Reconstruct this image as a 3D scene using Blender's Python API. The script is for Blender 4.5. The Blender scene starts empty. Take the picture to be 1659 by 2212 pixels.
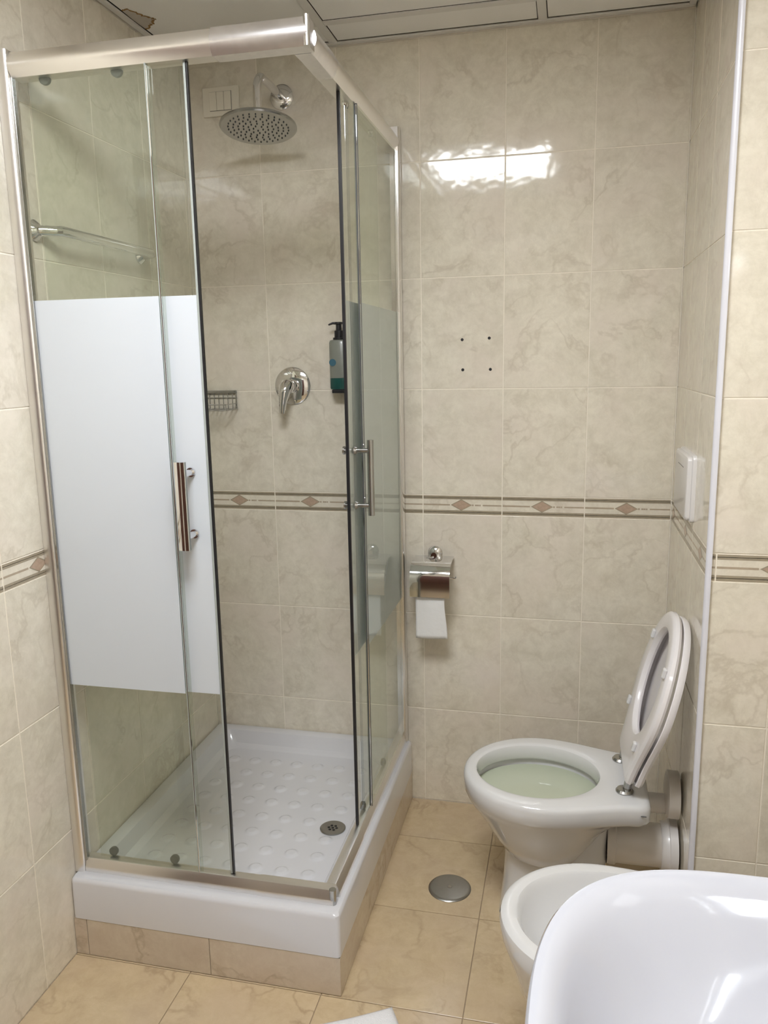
import bpy, bmesh, math, random
from mathutils import Vector, Matrix, noise
random.seed(4)
S = bpy.context.scene
COL = S.collection
PI = math.pi

# ------------------------------------------------------------------ camera
def make_camera():
    cd = bpy.data.cameras.new('camera'); co = bpy.data.objects.new('camera', cd); COL.objects.link(co)
    yaw, pitch, roll = 0.22917, -0.18737, -0.01819
    f = Vector((-math.sin(yaw)*math.cos(pitch), math.cos(yaw)*math.cos(pitch), math.sin(pitch)))
    r = Vector((math.cos(yaw), math.sin(yaw), 0)); u = r.cross(f)
    r2 = math.cos(roll)*r + math.sin(roll)*u; u2 = -math.sin(roll)*r + math.cos(roll)*u
    m = Matrix((r2, u2, -f)).transposed().to_4x4(); m.translation = Vector((1.1978, -2.4710, 1.4799))
    co.matrix_world = m
    cd.sensor_fit = 'HORIZONTAL'; cd.sensor_width = 36.0; cd.lens = 1724.48/1659*36.0
    cd.clip_start = 0.02
    S.camera = co
make_camera()

# ------------------------------------------------------------------ world, exposure
W = bpy.data.worlds.new('world'); S.world = W; W.use_nodes = True
W.node_tree.nodes['Background'].inputs[0].default_value = (0.5, 0.5, 0.5, 1)
W.node_tree.nodes['Background'].inputs[1].default_value = 0.1
S.view_settings.view_transform = 'Standard'; S.view_settings.look = 'None'
S.view_settings.gamma = 1.0; S.view_settings.use_curve_mapping = False
S.view_settings.exposure = 0.0
LAMP_STRENGTH = 38.0
LAMP_COLOR = (0.95, 0.975, 1.0)
S.cycles.max_bounces = 10; S.cycles.diffuse_bounces = 5; S.cycles.glossy_bounces = 6
S.cycles.transparent_max_bounces = 24; S.cycles.use_denoising = True
S.cycles.caustics_reflective = False; S.cycles.caustics_refractive = False

# ------------------------------------------------------------------ materials
MATS = {}
def new_mat(name):
    m = bpy.data.materials.new(name); m.use_nodes = True; MATS[name] = m
    nt = m.node_tree; return m, nt, nt.nodes['Principled BSDF']
def N(nt, typ, **kw):
    n = nt.nodes.new(typ)
    for k, v in kw.items():
        if k.startswith('i_'): n.inputs[int(k[2:])].default_value = v
        else: setattr(n, k, v)
    return n
def plain(name, col, rough=0.4, metal=0.0, coat=0.0, var=0.06, scale=25.0, bump=0.0, ior=1.5, emit=None):
    m, nt, b = new_mat(name)
    b.inputs['Roughness'].default_value = rough; b.inputs['Metallic'].default_value = metal
    b.inputs['Coat Weight'].default_value = coat; b.inputs['Coat Roughness'].default_value = 0.03; b.inputs['IOR'].default_value = ior
    tc = N(nt, 'ShaderNodeTexCoord'); nz = N(nt, 'ShaderNodeTexNoise'); nz.inputs['Scale'].default_value = scale; nz.inputs['Detail'].default_value = 3
    nt.links.new(tc.outputs['Object'], nz.inputs['Vector'])
    mx = N(nt, 'ShaderNodeMix', data_type='RGBA')
    mx.inputs[6].default_value = (*[c*(1-var) for c in col], 1); mx.inputs[7].default_value = (*[min(1, c*(1+var)) for c in col], 1)
    nt.links.new(nz.outputs[0], mx.inputs[0]); nt.links.new(mx.outputs[2], b.inputs['Base Color'])
    if bump:
        bp = N(nt, 'ShaderNodeBump'); bp.inputs['Strength'].default_value = bump; bp.inputs['Distance'].default_value = 0.002
        nt.links.new(nz.outputs[0], bp.inputs['Height']); nt.links.new(bp.outputs[0], b.inputs['Normal'])
    return m
def marble(name, base, dark, tint, vein, rough, vstr=0.5, scale=1.0, bump=0.02, coat=0.0):
    m, nt, b = new_mat(name); L = nt.links
    tc = N(nt, 'ShaderNodeTexCoord'); oi = N(nt, 'ShaderNodeObjectInfo')
    cmb = N(nt, 'ShaderNodeVectorMath', operation='SCALE'); cmb.inputs[0].default_value = (13, 29, 41)
    L.new(oi.outputs['Random'], cmb.inputs[3])
    add = N(nt, 'ShaderNodeVectorMath', operation='ADD'); L.new(tc.outputs['Object'], add.inputs[0]); L.new(cmb.outputs[0], add.inputs[1])
    def noise_(sc, det, dist=0.0, rgh=0.5):
        n = N(nt, 'ShaderNodeTexNoise'); n.inputs['Scale'].default_value = sc*scale; n.inputs['Detail'].default_value = det
        n.inputs['Distortion'].default_value = dist; n.inputs['Roughness'].default_value = rgh; L.new(add.outputs[0], n.inputs['Vector']); return n
    def ramp(src, lo, hi, a=0.0, c=1.0):
        r = N(nt, 'ShaderNodeMapRange'); r.inputs[1].default_value = lo; r.inputs[2].default_value = hi
        r.inputs[3].default_value = a; r.inputs[4].default_value = c; L.new(src, r.inputs[0]); return r.outputs[0]
    def mix(fac, A, B):
        x = N(nt, 'ShaderNodeMix', data_type='RGBA'); L.new(fac, x.inputs[0])
        for s, i in ((A, 6), (B, 7)):
            if isinstance(s, tuple): x.inputs[i].default_value = (*s, 1)
            else: L.new(s, x.inputs[i])
        return x.outputs[2]
    cl = noise_(15, 10, 0.3, 0.78); c1 = mix(ramp(cl.outputs[0], 0.38, 0.66), base, dark)
    t = noise_(5, 3, 0.2); c2 = mix(ramp(t.outputs[0], 0.45, 0.75, 0, 0.75), c1, tint)
    v = noise_(5.5, 5, 0.35, 0.55)
    sub = N(nt, 'ShaderNodeMath', operation='SUBTRACT'); L.new(v.outputs[0], sub.inputs[0]); sub.inputs[1].default_value = 0.5
    ab = N(nt, 'ShaderNodeMath', operation='ABSOLUTE'); L.new(sub.outputs[0], ab.inputs[0])
    mk = noise_(4, 2); mul = N(nt, 'ShaderNodeMath', operation='MULTIPLY')
    L.new(ramp(ab.outputs[0], 0.0, 0.030, vstr, 0.0), mul.inputs[0]); L.new(ramp(mk.outputs[0], 0.42, 0.62), mul.inputs[1])
    c3 = mix(mul.outputs[0], c2, vein)
    fi = noise_(60, 3); c4 = mix(ramp(fi.outputs[0], 0.3, 0.8, 0, 0.16), c3, dark)
    # slight batch difference from tile to tile
    hv = N(nt, 'ShaderNodeHueSaturation'); L.new(c4, hv.inputs['Color']); L.new(ramp(oi.outputs['Random'], 0, 1, 0.965, 1.03), hv.inputs['Value'])
    L.new(hv.outputs[0], b.inputs['Base Color'])
    b.inputs['Roughness'].default_value = rough; b.inputs['Coat Weight'].default_value = coat
    b.inputs['Coat Roughness'].default_value = 0.04
    bn = noise_(14, 2); bp = N(nt, 'ShaderNodeBump'); bp.inputs['Strength'].default_value = bump; bp.inputs['Distance'].default_value = 0.02
    L.new(bn.outputs[0], bp.inputs['Height']); L.new(bp.outputs[0], b.inputs['Normal']); L.new(bp.outputs[0], b.inputs['Coat Normal'])
    return m
M_TILE = marble('wall_tile_glaze', (0.80, 0.75, 0.64), (0.65, 0.60, 0.495), (0.775, 0.695, 0.61), (0.46, 0.395, 0.30), 0.07, 0.36, 1.15, 0.03)
M_FLOOR = marble('floor_tile_glaze', (0.60, 0.475, 0.305), (0.50, 0.385, 0.24), (0.53, 0.41, 0.29), (0.28, 0.19, 0.11), 0.22, 0.5, 1.0, 0.05)
M_GROUT = plain('wall_grout', (0.86, 0.80, 0.695), 0.8, bump=0.2, scale=200)
M_FGROUT = plain('floor_grout', (0.33, 0.25, 0.17), 0.85, bump=0.2, scale=200)
M_STRIPE = plain('listello_brown', (0.345, 0.295, 0.215), 0.15, var=0.2, scale=60)
M_STRIPE2 = plain('listello_line', (0.43, 0.355, 0.265), 0.15, var=0.15, scale=60)
M_DIAM = plain('listello_diamond', (0.455, 0.335, 0.25), 0.15, var=0.2, scale=120)
M_CERAMIC = plain('white_ceramic', (0.68, 0.68, 0.685), 0.12, coat=0.6, var=0.01)
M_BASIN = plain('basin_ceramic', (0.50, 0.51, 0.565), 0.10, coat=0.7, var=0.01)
M_TRAY = plain('tray_acrylic', (0.66, 0.66, 0.69), 0.16, coat=0.5, var=0.01)
M_PLASTIC = plain('white_plastic', (0.72, 0.70, 0.69), 0.3, coat=0.2, var=0.02)
M_SEAT = plain('seat_plastic', (0.78, 0.755, 0.765), 0.22, coat=0.3, var=0.01)
M_PIPE = plain('pipe_plastic', (0.72, 0.68, 0.63), 0.35, var=0.03)
M_TRIM = plain('corner_trim_pvc', (0.70, 0.70, 0.76), 0.25, coat=0.3, var=0.01)
M_ALU = plain('polished_aluminium', (0.90, 0.88, 0.86), 0.30, 1.0, var=0.03, scale=8)
M_ALU2 = plain('worn_chrome_end', (0.88, 0.87, 0.90), 0.27, 1.0, var=0.12, scale=70, bump=0.04)
M_CHROME = plain('chrome', (0.80, 0.80, 0.81), 0.05, 1.0, var=0.01)
M_CHROMED = plain('dull_chrome', (0.46, 0.46, 0.45), 0.22, 1.0, var=0.06)
M_CHROME2 = plain('satin_chrome', (0.82, 0.81, 0.81), 0.16, 1.0, var=0.02)
M_STEEL = plain('brushed_steel', (0.36, 0.355, 0.34), 0.3, 1.0, var=0.05, scale=120)
M_BLACK = plain('black_rubber', (0.012, 0.012, 0.014), 0.35)
M_DGREY = plain('dark_grey_plastic', (0.10, 0.10, 0.10), 0.4)
M_SEAL = plain('clear_seal_vinyl', (0.36, 0.39, 0.37), 0.15, coat=0.5)
M_CEIL = plain('ceiling_panel_gypsum', (0.84, 0.825, 0.80), 0.9, var=0.03, scale=300)
M_BAR = plain('ceiling_grid_metal', (0.70, 0.68, 0.65), 0.55, var=0.02)
M_GAP_SHADE = plain('ceiling_gap_shade', (0.05, 0.045, 0.04), 0.9)  # slab painted near black so gaps round panels and walls read as shadow lines
M_WOOD = plain('brown_door_veneer', (0.07, 0.028, 0.018), 0.35, var=0.3, scale=7)
M_PAPER = plain('toilet_paper', (0.80, 0.80, 0.80), 0.9, bump=0.5, scale=40, var=0.02)
M_TOWEL = plain('white_cotton', (0.82, 0.82, 0.84), 0.95, bump=0.9, scale=350, var=0.06)
M_WATER = plain('toilet_water', (0.50, 0.535, 0.42), 0.04, var=0.05, scale=12)
M_BOTTLE = plain('bottle_label', (0.21, 0.22, 0.19), 0.3, coat=0.3, var=0.1, scale=40)
M_BTEAL = plain('bottle_teal', (0.012, 0.075, 0.065), 0.25, coat=0.3, var=0.3, scale=60)
M_BBLUE = plain('bottle_blue_mark', (0.05, 0.13, 0.18), 0.3)
M_STAIN = plain('water_stain_brown', (0.30, 0.17, 0.06), 0.9, var=0.4, scale=90)
M_STAIN2 = plain('water_stain_pale', (0.50, 0.455, 0.40), 0.9, var=0.06, scale=60)
M_SWITCH = plain('switch_plastic', (0.80, 0.75, 0.64), 0.35, var=0.01)
def glass_mat(name, tint, edge=False):
    m, nt, b = new_mat(name); nt.nodes.remove(b); out = nt.nodes['Material Output']
    tr = N(nt, 'ShaderNodeBsdfTransparent'); tr.inputs[0].default_value = (*tint, 1)
    gl = N(nt, 'ShaderNodeBsdfGlossy'); gl.inputs['Roughness'].default_value = 0.01; gl.inputs[0].default_value = (0.95, 1, 0.97, 1)
    fr = N(nt, 'ShaderNodeFresnel'); fr.inputs[0].default_value = 1.45
    ge = N(nt, 'ShaderNodeNewGeometry'); iv = N(nt, 'ShaderNodeMath', operation='SUBTRACT'); iv.inputs[0].default_value = 1.0
    nt.links.new(ge.outputs['Backfacing'], iv.inputs[1]); mu = N(nt, 'ShaderNodeMath', operation='MULTIPLY')
    nt.links.new(fr.outputs[0], mu.inputs[0]); nt.links.new(iv.outputs[0], mu.inputs[1])
    mx = N(nt, 'ShaderNodeMixShader'); nt.links.new(mu.outputs[0], mx.inputs[0])
    nt.links.new(tr.outputs[0], mx.inputs[1]); nt.links.new(gl.outputs[0], mx.inputs[2]); nt.links.new(mx.outputs[0], out.inputs[0])
    # a faint lime film on the pane
    df = N(nt, 'ShaderNodeBsdfDiffuse'); df.inputs[0].default_value = (0.55, 0.6, 0.5, 1)
    mx2 = N(nt, 'ShaderNodeMixShader'); mx2.inputs[0].default_value = 0.028
    nt.links.new(mx.outputs[0], mx2.inputs[1]); nt.links.new(df.outputs[0], mx2.inputs[2]); nt.links.new(mx2.outputs[0], out.inputs[0])
    return m
M_GLASS = glass_mat('shower_glass', (0.955, 0.965, 0.943))
def frost_mat():
    m, nt, b = new_mat('frosted_film'); nt.nodes.remove(b); out = nt.nodes['Material Output']
    d = N(nt, 'ShaderNodeBsdfDiffuse'); d.inputs[0].default_value = (0.80, 0.84, 0.90, 1)
    t = N(nt, 'ShaderNodeBsdfTranslucent'); t.inputs[0].default_value = (0.78, 0.82, 0.85, 1)
    g = N(nt, 'ShaderNodeBsdfGlossy'); g.inputs['Roughness'].default_value = 0.12
    m1 = N(nt, 'ShaderNodeMixShader'); m1.inputs[0].default_value = 0.3
    nt.links.new(d.outputs[0], m1.inputs[1]); nt.links.new(t.outputs[0], m1.inputs[2])
    m2 = N(nt, 'ShaderNodeMixShader'); m2.inputs[0].default_value = 0.03
    nt.links.new(m1.outputs[0], m2.inputs[1]); nt.links.new(g.outputs[0], m2.inputs[2]); nt.links.new(m2.outputs[0], out.inputs[0])
    return m
M_FROST = frost_mat()
def emit_mat(name, col, s):
    m, nt, b = new_mat(name); nt.nodes.remove(b); e = N(nt, 'ShaderNodeEmission')
    e.inputs[0].default_value = (*col, 1); e.inputs[1].default_value = s
    nt.links.new(e.outputs[0], nt.nodes['Material Output'].inputs[0]); return m
M_LAMP = emit_mat('lit_diffuser', LAMP_COLOR, LAMP_STRENGTH)

# ------------------------------------------------------------------ helpers
def mesh(name, verts, faces, mats, mi=None, smooth=False, bevel=0.0):
    me = bpy.data.meshes.new(name); me.from_pydata([tuple(v) for v in verts], [], faces)
    for m in (mats if isinstance(mats, (list, tuple)) else [mats]): me.materials.append(m)
    if mi: me.polygons.foreach_set('material_index', mi)
    bm = bmesh.new(); bm.from_mesh(me); bmesh.ops.recalc_face_normals(bm, faces=bm.faces); bm.to_mesh(me); bm.free()
    if smooth: me.polygons.foreach_set('use_smooth', [True]*len(me.polygons))
    me.update(); return me
def obj(name, me, parent=None, loc=None, rot=None):
    o = bpy.data.objects.new(name, me); COL.objects.link(o)
    if parent: o.parent = parent
    if loc is not None: o.location = loc
    if rot is not None: o.rotation_euler = rot
    return o
def tag(o, label, cat, group=None, kind=None):
    if label: o['label'] = label
    if cat: o['category'] = cat
    if group: o['group'] = group
    if kind: o['kind'] = kind
    return o
def thing(name, label, cat, loc=(0, 0, 0), group=None):
    o = bpy.data.objects.new(name, None); o.empty_display_size = 0.05; COL.objects.link(o); o.location = loc
    return tag(o, label, cat, group)
class MB:
    """collects shapes for ONE mesh"""
    def __init__(s): s.v = []; s.f = []; s.m = []; s.cur = 0
    def add(s, vs, fs):
        b = len(s.v); s.v += [Vector(v) for v in vs]; s.f += [tuple(b+i for i in f) for f in fs]; s.m += [s.cur]*len(fs)
    def box(s, a, b, bev=0.0):
        (x0, y0, z0), (x1, y1, z1) = a, b
        if x0 > x1: x0, x1 = x1, x0
        if y0 > y1: y0, y1 = y1, y0
        if z0 > z1: z0, z1 = z1, z0
        if bev <= 0:
            s.add([(x0,y0,z0),(x1,y0,z0),(x1,y1,z0),(x0,y1,z0),(x0,y0,z1),(x1,y0,z1),(x1,y1,z1),(x0,y1,z1)],
                  [(0,3,2,1),(4,5,6,7),(0,1,5,4),(1,2,6,5),(2,3,7,6),(3,0,4,7)]); return
        bm = bmesh.new(); bmesh.ops.create_cube(bm, size=1)
        for v in bm.verts: v.co = Vector(((x0+x1)/2+v.co.x*(x1-x0), (y0+y1)/2+v.co.y*(y1-y0), (z0+z1)/2+v.co.z*(z1-z0)))
        bmesh.ops.bevel(bm, geom=list(bm.edges), offset=bev, segments=3, profile=0.5, affect='EDGES')
        bm.verts.index_update(); s.add([v.co.copy() for v in bm.verts], [[v.index for v in f.verts] for f in bm.faces]); bm.free()
    def loft(s, rings, cap0=True, cap1=True):
        n = len(rings[0]); b = len(s.v)
        vs = [p for r in rings for p in r]; fs = []
        for k in range(len(rings)-1):
            for i in range(n):
                j = (i+1) % n; fs.append((k*n+i, k*n+j, (k+1)*n+j, (k+1)*n+i))
        if cap0: fs.append(tuple(range(n-1, -1, -1)))
        if cap1: fs.append(tuple((len(rings)-1)*n+i for i in range(n)))
        s.add(vs, fs)
    def tube(s, pts, r, n=14, cap=True):
        pts = [Vector(p) for p in pts]; rr = r if isinstance(r, (list, tuple)) else [r]*len(pts)
        t0 = (pts[1]-pts[0]).normalized(); up = Vector((0, 0, 1)) if abs(t0.z) < 0.9 else Vector((1, 0, 0))
        side = t0.cross(up).normalized(); rings = []
        for i, p in enumerate(pts):
            t = ((pts[i+1]-p) if i == 0 else (p-pts[i-1]) if i == len(pts)-1 else (pts[i+1]-p).normalized()+(p-pts[i-1]).normalized()).normalized()
            side = (side - t*side.dot(t)).normalized(); u = t.cross(side)
            rings.append([p+(side*math.cos(2*PI*k/n)+u*math.sin(2*PI*k/n))*rr[i] for k in range(n)])
        s.loft(rings, cap, cap)
    def lathe(s, prof, axis=(0, 0, 1), origin=(0, 0, 0), n=40):
        """prof: list of (radius, height along axis)"""
        ax = Vector(axis).normalized(); o = Vector(origin); up = Vector((0, 0, 1)) if abs(ax.z) < 0.9 else Vector((1, 0, 0))
        a = ax.cross(up).normalized(); c = ax.cross(a)
        s.loft([[o+ax*h+(a*math.cos(2*PI*k/n)+c*math.sin(2*PI*k/n))*max(r, 1e-5) for k in range(n)] for r, h in prof])
    def prism(s, prof, axis, a, b):
        """extrude closed 2-D profile along 'x','y' or 'z' from a to b; profile in the other two axes (in order)"""
        def P(q, t):
            return {'x': (t, q[0], q[1]), 'y': (q[0], t, q[1]), 'z': (q[0], q[1], t)}[axis]
        s.loft([[Vector(P(q, a)) for q in prof], [Vector(P(q, b)) for q in prof]])
    def make(s, name, mats, parent=None, smooth=False, loc=None, auto=True):
        me = mesh(name, s.v, s.f, mats, s.m if isinstance(mats, (list, tuple)) else None, smooth)
        if smooth and auto: me.shade_smooth() if hasattr(me, 'shade_smooth') else None
        o = obj(name, me, parent, loc)
        if smooth and auto:
            for e in me.edges: pass
            sharpen(me, 35)
        return o
def sharpen(me, deg):
    bm = bmesh.new(); bm.from_mesh(me); c = math.radians(deg)
    for e in bm.edges:
        if len(e.link_faces) == 2 and e.calc_face_angle(0) > c: e.smooth = False
        else: e.smooth = True
    bm.to_mesh(me); bm.free()
def arc(cx, cy, r, a0, a1, n=8):
    return [(cx+r*math.cos(math.radians(a0+(a1-a0)*k/n)), cy+r*math.sin(math.radians(a0+(a1-a0)*k/n))) for k in range(n+1)]
def struct(o): o['kind'] = 'structure'; return o

# ------------------------------------------------------------------ room dimensions
XR, YD, XW, YF, ZC = 1.5015, -0.680, 1.72, -2.80, 2.394
TW, TH, ZB, ZT = 0.25, 0.332, 0.9971, 1.0583
ROWS = [0.0, ZB-2*TH, ZB-TH, ZB, ZT, ZT+TH, ZT+2*TH, ZT+3*TH, ZC-0.004]
BAND = 3
TILE_CACHE = {}
def tile_mesh(w, h, mat, gap=0.0015, t=0.0032, bev=0.0009):
    key = (round(w, 4), round(h, 4), mat.name, gap)
    if key in TILE_CACHE: return TILE_CACHE[key]
    a, b = w/2-gap, h/2-gap; c, d = a-bev, b-bev
    vs = [(-a,-b,-t),(a,-b,-t),(a,b,-t),(-a,b,-t),(-a,-b,-bev*.55),(a,-b,-bev*.55),(a,b,-bev*.55),(-a,b,-bev*.55),(-c,-d,0),(c,-d,0),(c,d,0),(-c,d,0)]
    fs = [(0,1,5,4),(1,2,6,5),(2,3,7,6),(3,0,4,7),(4,5,9,8),(5,6,10,9),(6,7,11,10),(7,4,8,11),(8,9,10,11)]
    me = mesh('tile', vs, fs, mat); TILE_CACHE[key] = me; return me
def clip(poly, u0, u1):
    for s, lim in ((1, u0), (-1, u1)):
        out = []
        for i in range(len(poly)):
            p, q = poly[i-1], poly[i]; dp, dq = s*(p[0]-lim), s*(q[0]-lim)
            if (dp >= 0) != (dq >= 0):
                k = dp/(dp-dq); out.append((p[0]+(q[0]-p[0])*k, p[1]+(q[1]-p[1])*k))
            if dq >= 0: out.append(q)
        poly = out
        if not poly: return []
    return poly
def band_mesh(u0, u1, h, flip=False):
    """border tile: u0..u1 is the part of a full 0..1 tile that is left after cutting"""
    key = ('band', round(u0, 3), round(u1, 3), flip)
    if key in TILE_CACHE: return TILE_CACHE[key]
    w = (u1-u0)*TW; gap, t, bev = 0.0012, 0.0032, 0.0008; a, b = w/2-gap, h/2-gap; c, d = a-bev, b-bev
    vs = [(-a,-b,-t),(a,-b,-t),(a,b,-t),(-a,b,-t),(-a,-b,-bev),(a,-b,-bev),(a,b,-bev),(-a,b,-bev),(-c,-d,0),(c,-d,0),(c,d,0),(-c,d,0)]
    fs = [(0,1,5,4),(1,2,6,5),(2,3,7,6),(3,0,4,7),(4,5,9,8),(5,6,10,9),(6,7,11,10),(7,4,8,11),(8,9,10,11)]
    mi = [0]*9
    def put(poly, m, lift):
        poly = [((1-x) if flip else x, y) for x, y in poly]
        e = 0.007
        poly = clip(poly, u0+e, u1-e)
        if len(poly) < 3: return
        s = len(vs); vs.extend(((x-(u0+u1)/2)*TW, (y-0.5)*h, lift) for x, y in poly); fs.append(tuple(range(s, s+len(poly)))); mi.append(m)
    def R(a0, a1, y0, y1, m): put([(a0, y0), (a1, y0), (a1, y1), (a0, y1)], m, 0.0002)
    R(0, 1, 0.785, 0.975, 1); R(0, 1, 0.025, 0.215, 1)
    R(0, 1, 0.865, 0.885, 2); R(0, 1, 0.105, 0.125, 2)
    R(0, 0.345, 0.455, 0.535, 2); R(0.76, 1, 0.46, 0.53, 2)
    for q, r in ((0.635, .011), (0.675, .012), (0.70, .012), (0.725, .009)): R(q-r, q+r, 0.455, 0.535, 2)
    put([(0.355, 0.495), (0.49, 0.20), (0.625, 0.495), (0.49, 0.80)], 1, 0.0002)
    put([(0.375, 0.495), (0.49, 0.245), (0.605, 0.495), (0.49, 0.745)], 3, 0.0004)
    me = mesh('border_tile', vs, fs, [M_TILE, M_STRIPE, M_STRIPE2, M_DIAM], mi)
    # keep the printed faces looking outwards
    for p in me.polygons:
        if p.index > 8 and p.normal.z < 0: p.flip()
    TILE_CACHE[key] = me; return me
def wall(name, origin, U, Nn, length, cols, slab=0.06, band_cols=None, flip=False, rows=ROWS, extend=(0, 0), bandflip=False):
    """origin: wall-face point at u=0,z=0; U along the wall, Nn into the room; cols: column edges in u"""
    U = Vector(U); Nn = Vector(Nn); Z = Vector((0, 0, 1)); O = Vector(origin)
    m = MB(); corners = []
    for n in (-0.0012, -slab):
        for z in (rows[0]-0.02, ZC+0.02):
            for u in (-extend[0], length+extend[1]): corners.append(O+U*u+Z*z+Nn*n)
    m.add(corners, [(0,1,3,2),(4,6,7,5),(0,4,5,1),(2,3,7,6),(0,2,6,4),(1,5,7,3)])
    w = struct(m.make(name, M_GROUT))
    R = Matrix((U, Z, Nn)).transposed().to_4x4()
    if (U.cross(Z)).dot(Nn) < 0:    # keep the frame right handed
        R = Matrix((-U, Z, Nn)).transposed().to_4x4()
    for r in range(len(rows)-1):
        z0, z1 = rows[r], rows[r+1]
        cc = band_cols if (r == BAND and band_cols) else cols
        for k in range(len(cc)-1):
            u0, u1 = cc[k], cc[k+1]; a, b = max(0, u0), min(length, u1)
            if b-a < 0.006: continue
            if r == BAND:
                f0, f1 = (a-u0)/TW, (b-u0)/TW
                if flip: f0, f1 = 1-f1, 1-f0
                me = band_mesh(f0, f1, z1-z0, bandflip); nm = 'border_tile'
            else: me = tile_mesh(b-a, z1-z0, M_TILE); nm = 'tile'
            t = obj(nm, me, w); mm = R.copy(); mm.translation = O+U*((a+b)/2)+Z*((z0+z1)/2); t.matrix_world = mm
    return w
def seq(a, step, end, first=None):
    out = [a] if first is None else [first, a] if first < a-1e-6 else [a]
    while out[-1] < end-1e-6: out.append(out[-1]+step)
    return out

# back wall (behind shower and toilet)
wb = wall('wall_back', (0, 0, 0), (1, 0, 0), (0, -1, 0), XR, seq(0, TW, 1.49)+[], extend=(0.06, 0.0))
# wall beside the shower, u runs from the back towards the camera
yl = 1.0152
cl = [yl-TW*5+TW*k for k in range(0, 16)]
wl = wall('wall_left', (0, 0, 0), (0, -1, 0), (1, 0, 0), -YF, cl, flip=True, extend=(0, 0.06))
# alcove side wall behind the toilet
wall('wall_alcove_side', (XR, 0, 0), (0, -1, 0), (-1, 0, 0), -YD, [-0.07, 0.18, 0.43, 0.68], slab=0.05, extend=(0, -0.0013))
# short wall facing the room next to the alcove
wall('wall_alcove_front', (XR, YD, 0), (1, 0, 0), (0, -1, 0), XW-XR, [1.64-XR-TW, 1.64-XR, 1.64-XR+TW], slab=0.05, band_cols=[1.515-XR-TW, 1.515-XR, 1.515-XR+TW], extend=(-0.0013, 0))
# wall behind basin and bidet
wall('wall_right', (XW, YD, 0), (0, -1, 0), (-1, 0, 0), YD-YF, seq(0, TW, 2.7), slab=0.06, extend=(0.05, 0.06))
# wall behind the camera with the entrance door
wall('wall_front', (0, YF, 0), (1, 0, 0), (0, 1, 0), XW, seq(0, TW, 1.70), slab=0.06)
# white rounded corner trim
m = MB(); prof = arc(XR+0.001, YD+0.001, 0.0085, 180, 270, 8)+[(XR+0.004, YD-0.0075), (XR+0.004, YD-0.0004), (XR-0.0004, YD-0.0004), (XR-0.0004, YD+0.004), (XR-0.0075, YD+0.004)]
m.prism(prof, 'z', 0.0, ZC-0.006)
struct(m.make('trim_1', M_TRIM, smooth=True))

# door behind the camera
m = MB(); m.box((0.04, YF+0.001, 0.0), (0.90, YF+0.035, 2.06), 0.002); dr = struct(m.make('door_1', M_WOOD))
m = MB(); m.box((0.12, YF+0.035, 1.15), (0.82, YF+0.042, 1.93), 0.002); m.make('door_panel', M_WOOD, dr)
m = MB(); m.box((0.12, YF+0.035, 0.15), (0.82, YF+0.042, 1.0), 0.002); m.make('door_panel', M_WOOD, dr)
m = MB(); m.tube([(0.84, YF+0.035, 1.05), (0.84, YF+0.085, 1.05), (0.73, YF+0.085, 1.05)], 0.009); m.make('door_handle', M_CHROME, dr, smooth=True)

m = MB(); m.box((0.001, -1.98, 0.0), (0.03, -1.38, 2.06), 0.002); dr = struct(m.make('added_reflection_door', M_WOOD))  # added unseen door, sized so the shower handle mirrors dark brown
m = MB(); m.box((0.03, -1.91, 1.15), (0.036, -1.45, 1.93), 0.002); m.make('door_panel', M_WOOD, dr)
m = MB(); m.box((0.03, -1.91, 0.15), (0.036, -1.45, 1.0), 0.002); m.make('door_panel', M_WOOD, dr)

# floor
m = MB(); m.box((-0.06, YF-0.06, -0.08), (XW+0.06, 0.06, -0.0022)); fl = struct(m.make('floor', M_FGROUT))
FT = 0.3383; xs = [0.9943-FT*3+FT*k for k in range(-1, 7)]; ys = [-0.5619+FT*2-FT*k for k in range(0, 12)]
for i in range(len(xs)-1):
    for j in range(len(ys)-1):
        a, b = max(0.0, xs[i]), min(XW, xs[i+1]); c, e = min(0.0, ys[j]), max(YF, ys[j+1])
        if a < XR < b and c > YD: pass
        if e > YD-0.001 and b > XR: b = min(b, XR)
        if b-a < 0.01 or c-e < 0.01: continue
        # tiles that lie wholly below the shower base are not there
        if b <= 0.7048+0.001 and e >= -0.8965-0.001: continue
        t = obj('floor_tile', tile_mesh(b-a, c-e, M_FLOOR, gap=0.0011, t=0.003, bev=0.0008), fl); t.location = ((a+b)/2, (c+e)/2, 0)

# ceiling: slab above, grid bars and gypsum panels
m = MB(); m.box((-0.06, YF-0.06, ZC+0.0125), (XW+0.06, 0.06, ZC+0.06)); ce = struct(m.make('ceiling', M_GAP_SHADE))
GX = [-0.10, 0.50, 1.10, 1.70]; GY = [0.445, -0.155, -0.755, -1.355, -1.955, -2.555, -3.155, -3.755]
LIGHT_CELLS = [(1, 3)]
PC = {}
for i in range(len(GX)-1+1):
    for j in range(len(GY)-1):
        x0 = GX[i]; x1 = GX[i+1] if i < len(GX)-1 else 1.72
        a, b = max(0.024, x0+0.0145), min(XW-0.024, x1-0.0145); c, e = min(-0.024, GY[j]-0.0145), max(YF+0.003, GY[j+1]+0.0145)
        if b-a < 0.02 or c-e < 0.02 or (i, j) in LIGHT_CELLS: continue
        key = (round(b-a, 4), round(c-e, 4))
        if key not in PC:
            q = MB(); q.box((-key[0]/2, -key[1]/2, 0.0035), (key[0]/2, key[1]/2, 0.012)); PC[key] = mesh('ceiling_panel', q.v, q.f, M_CEIL)
        obj('ceiling_panel', PC[key], ce, ((a+b)/2, (c+e)/2, ZC))
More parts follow.
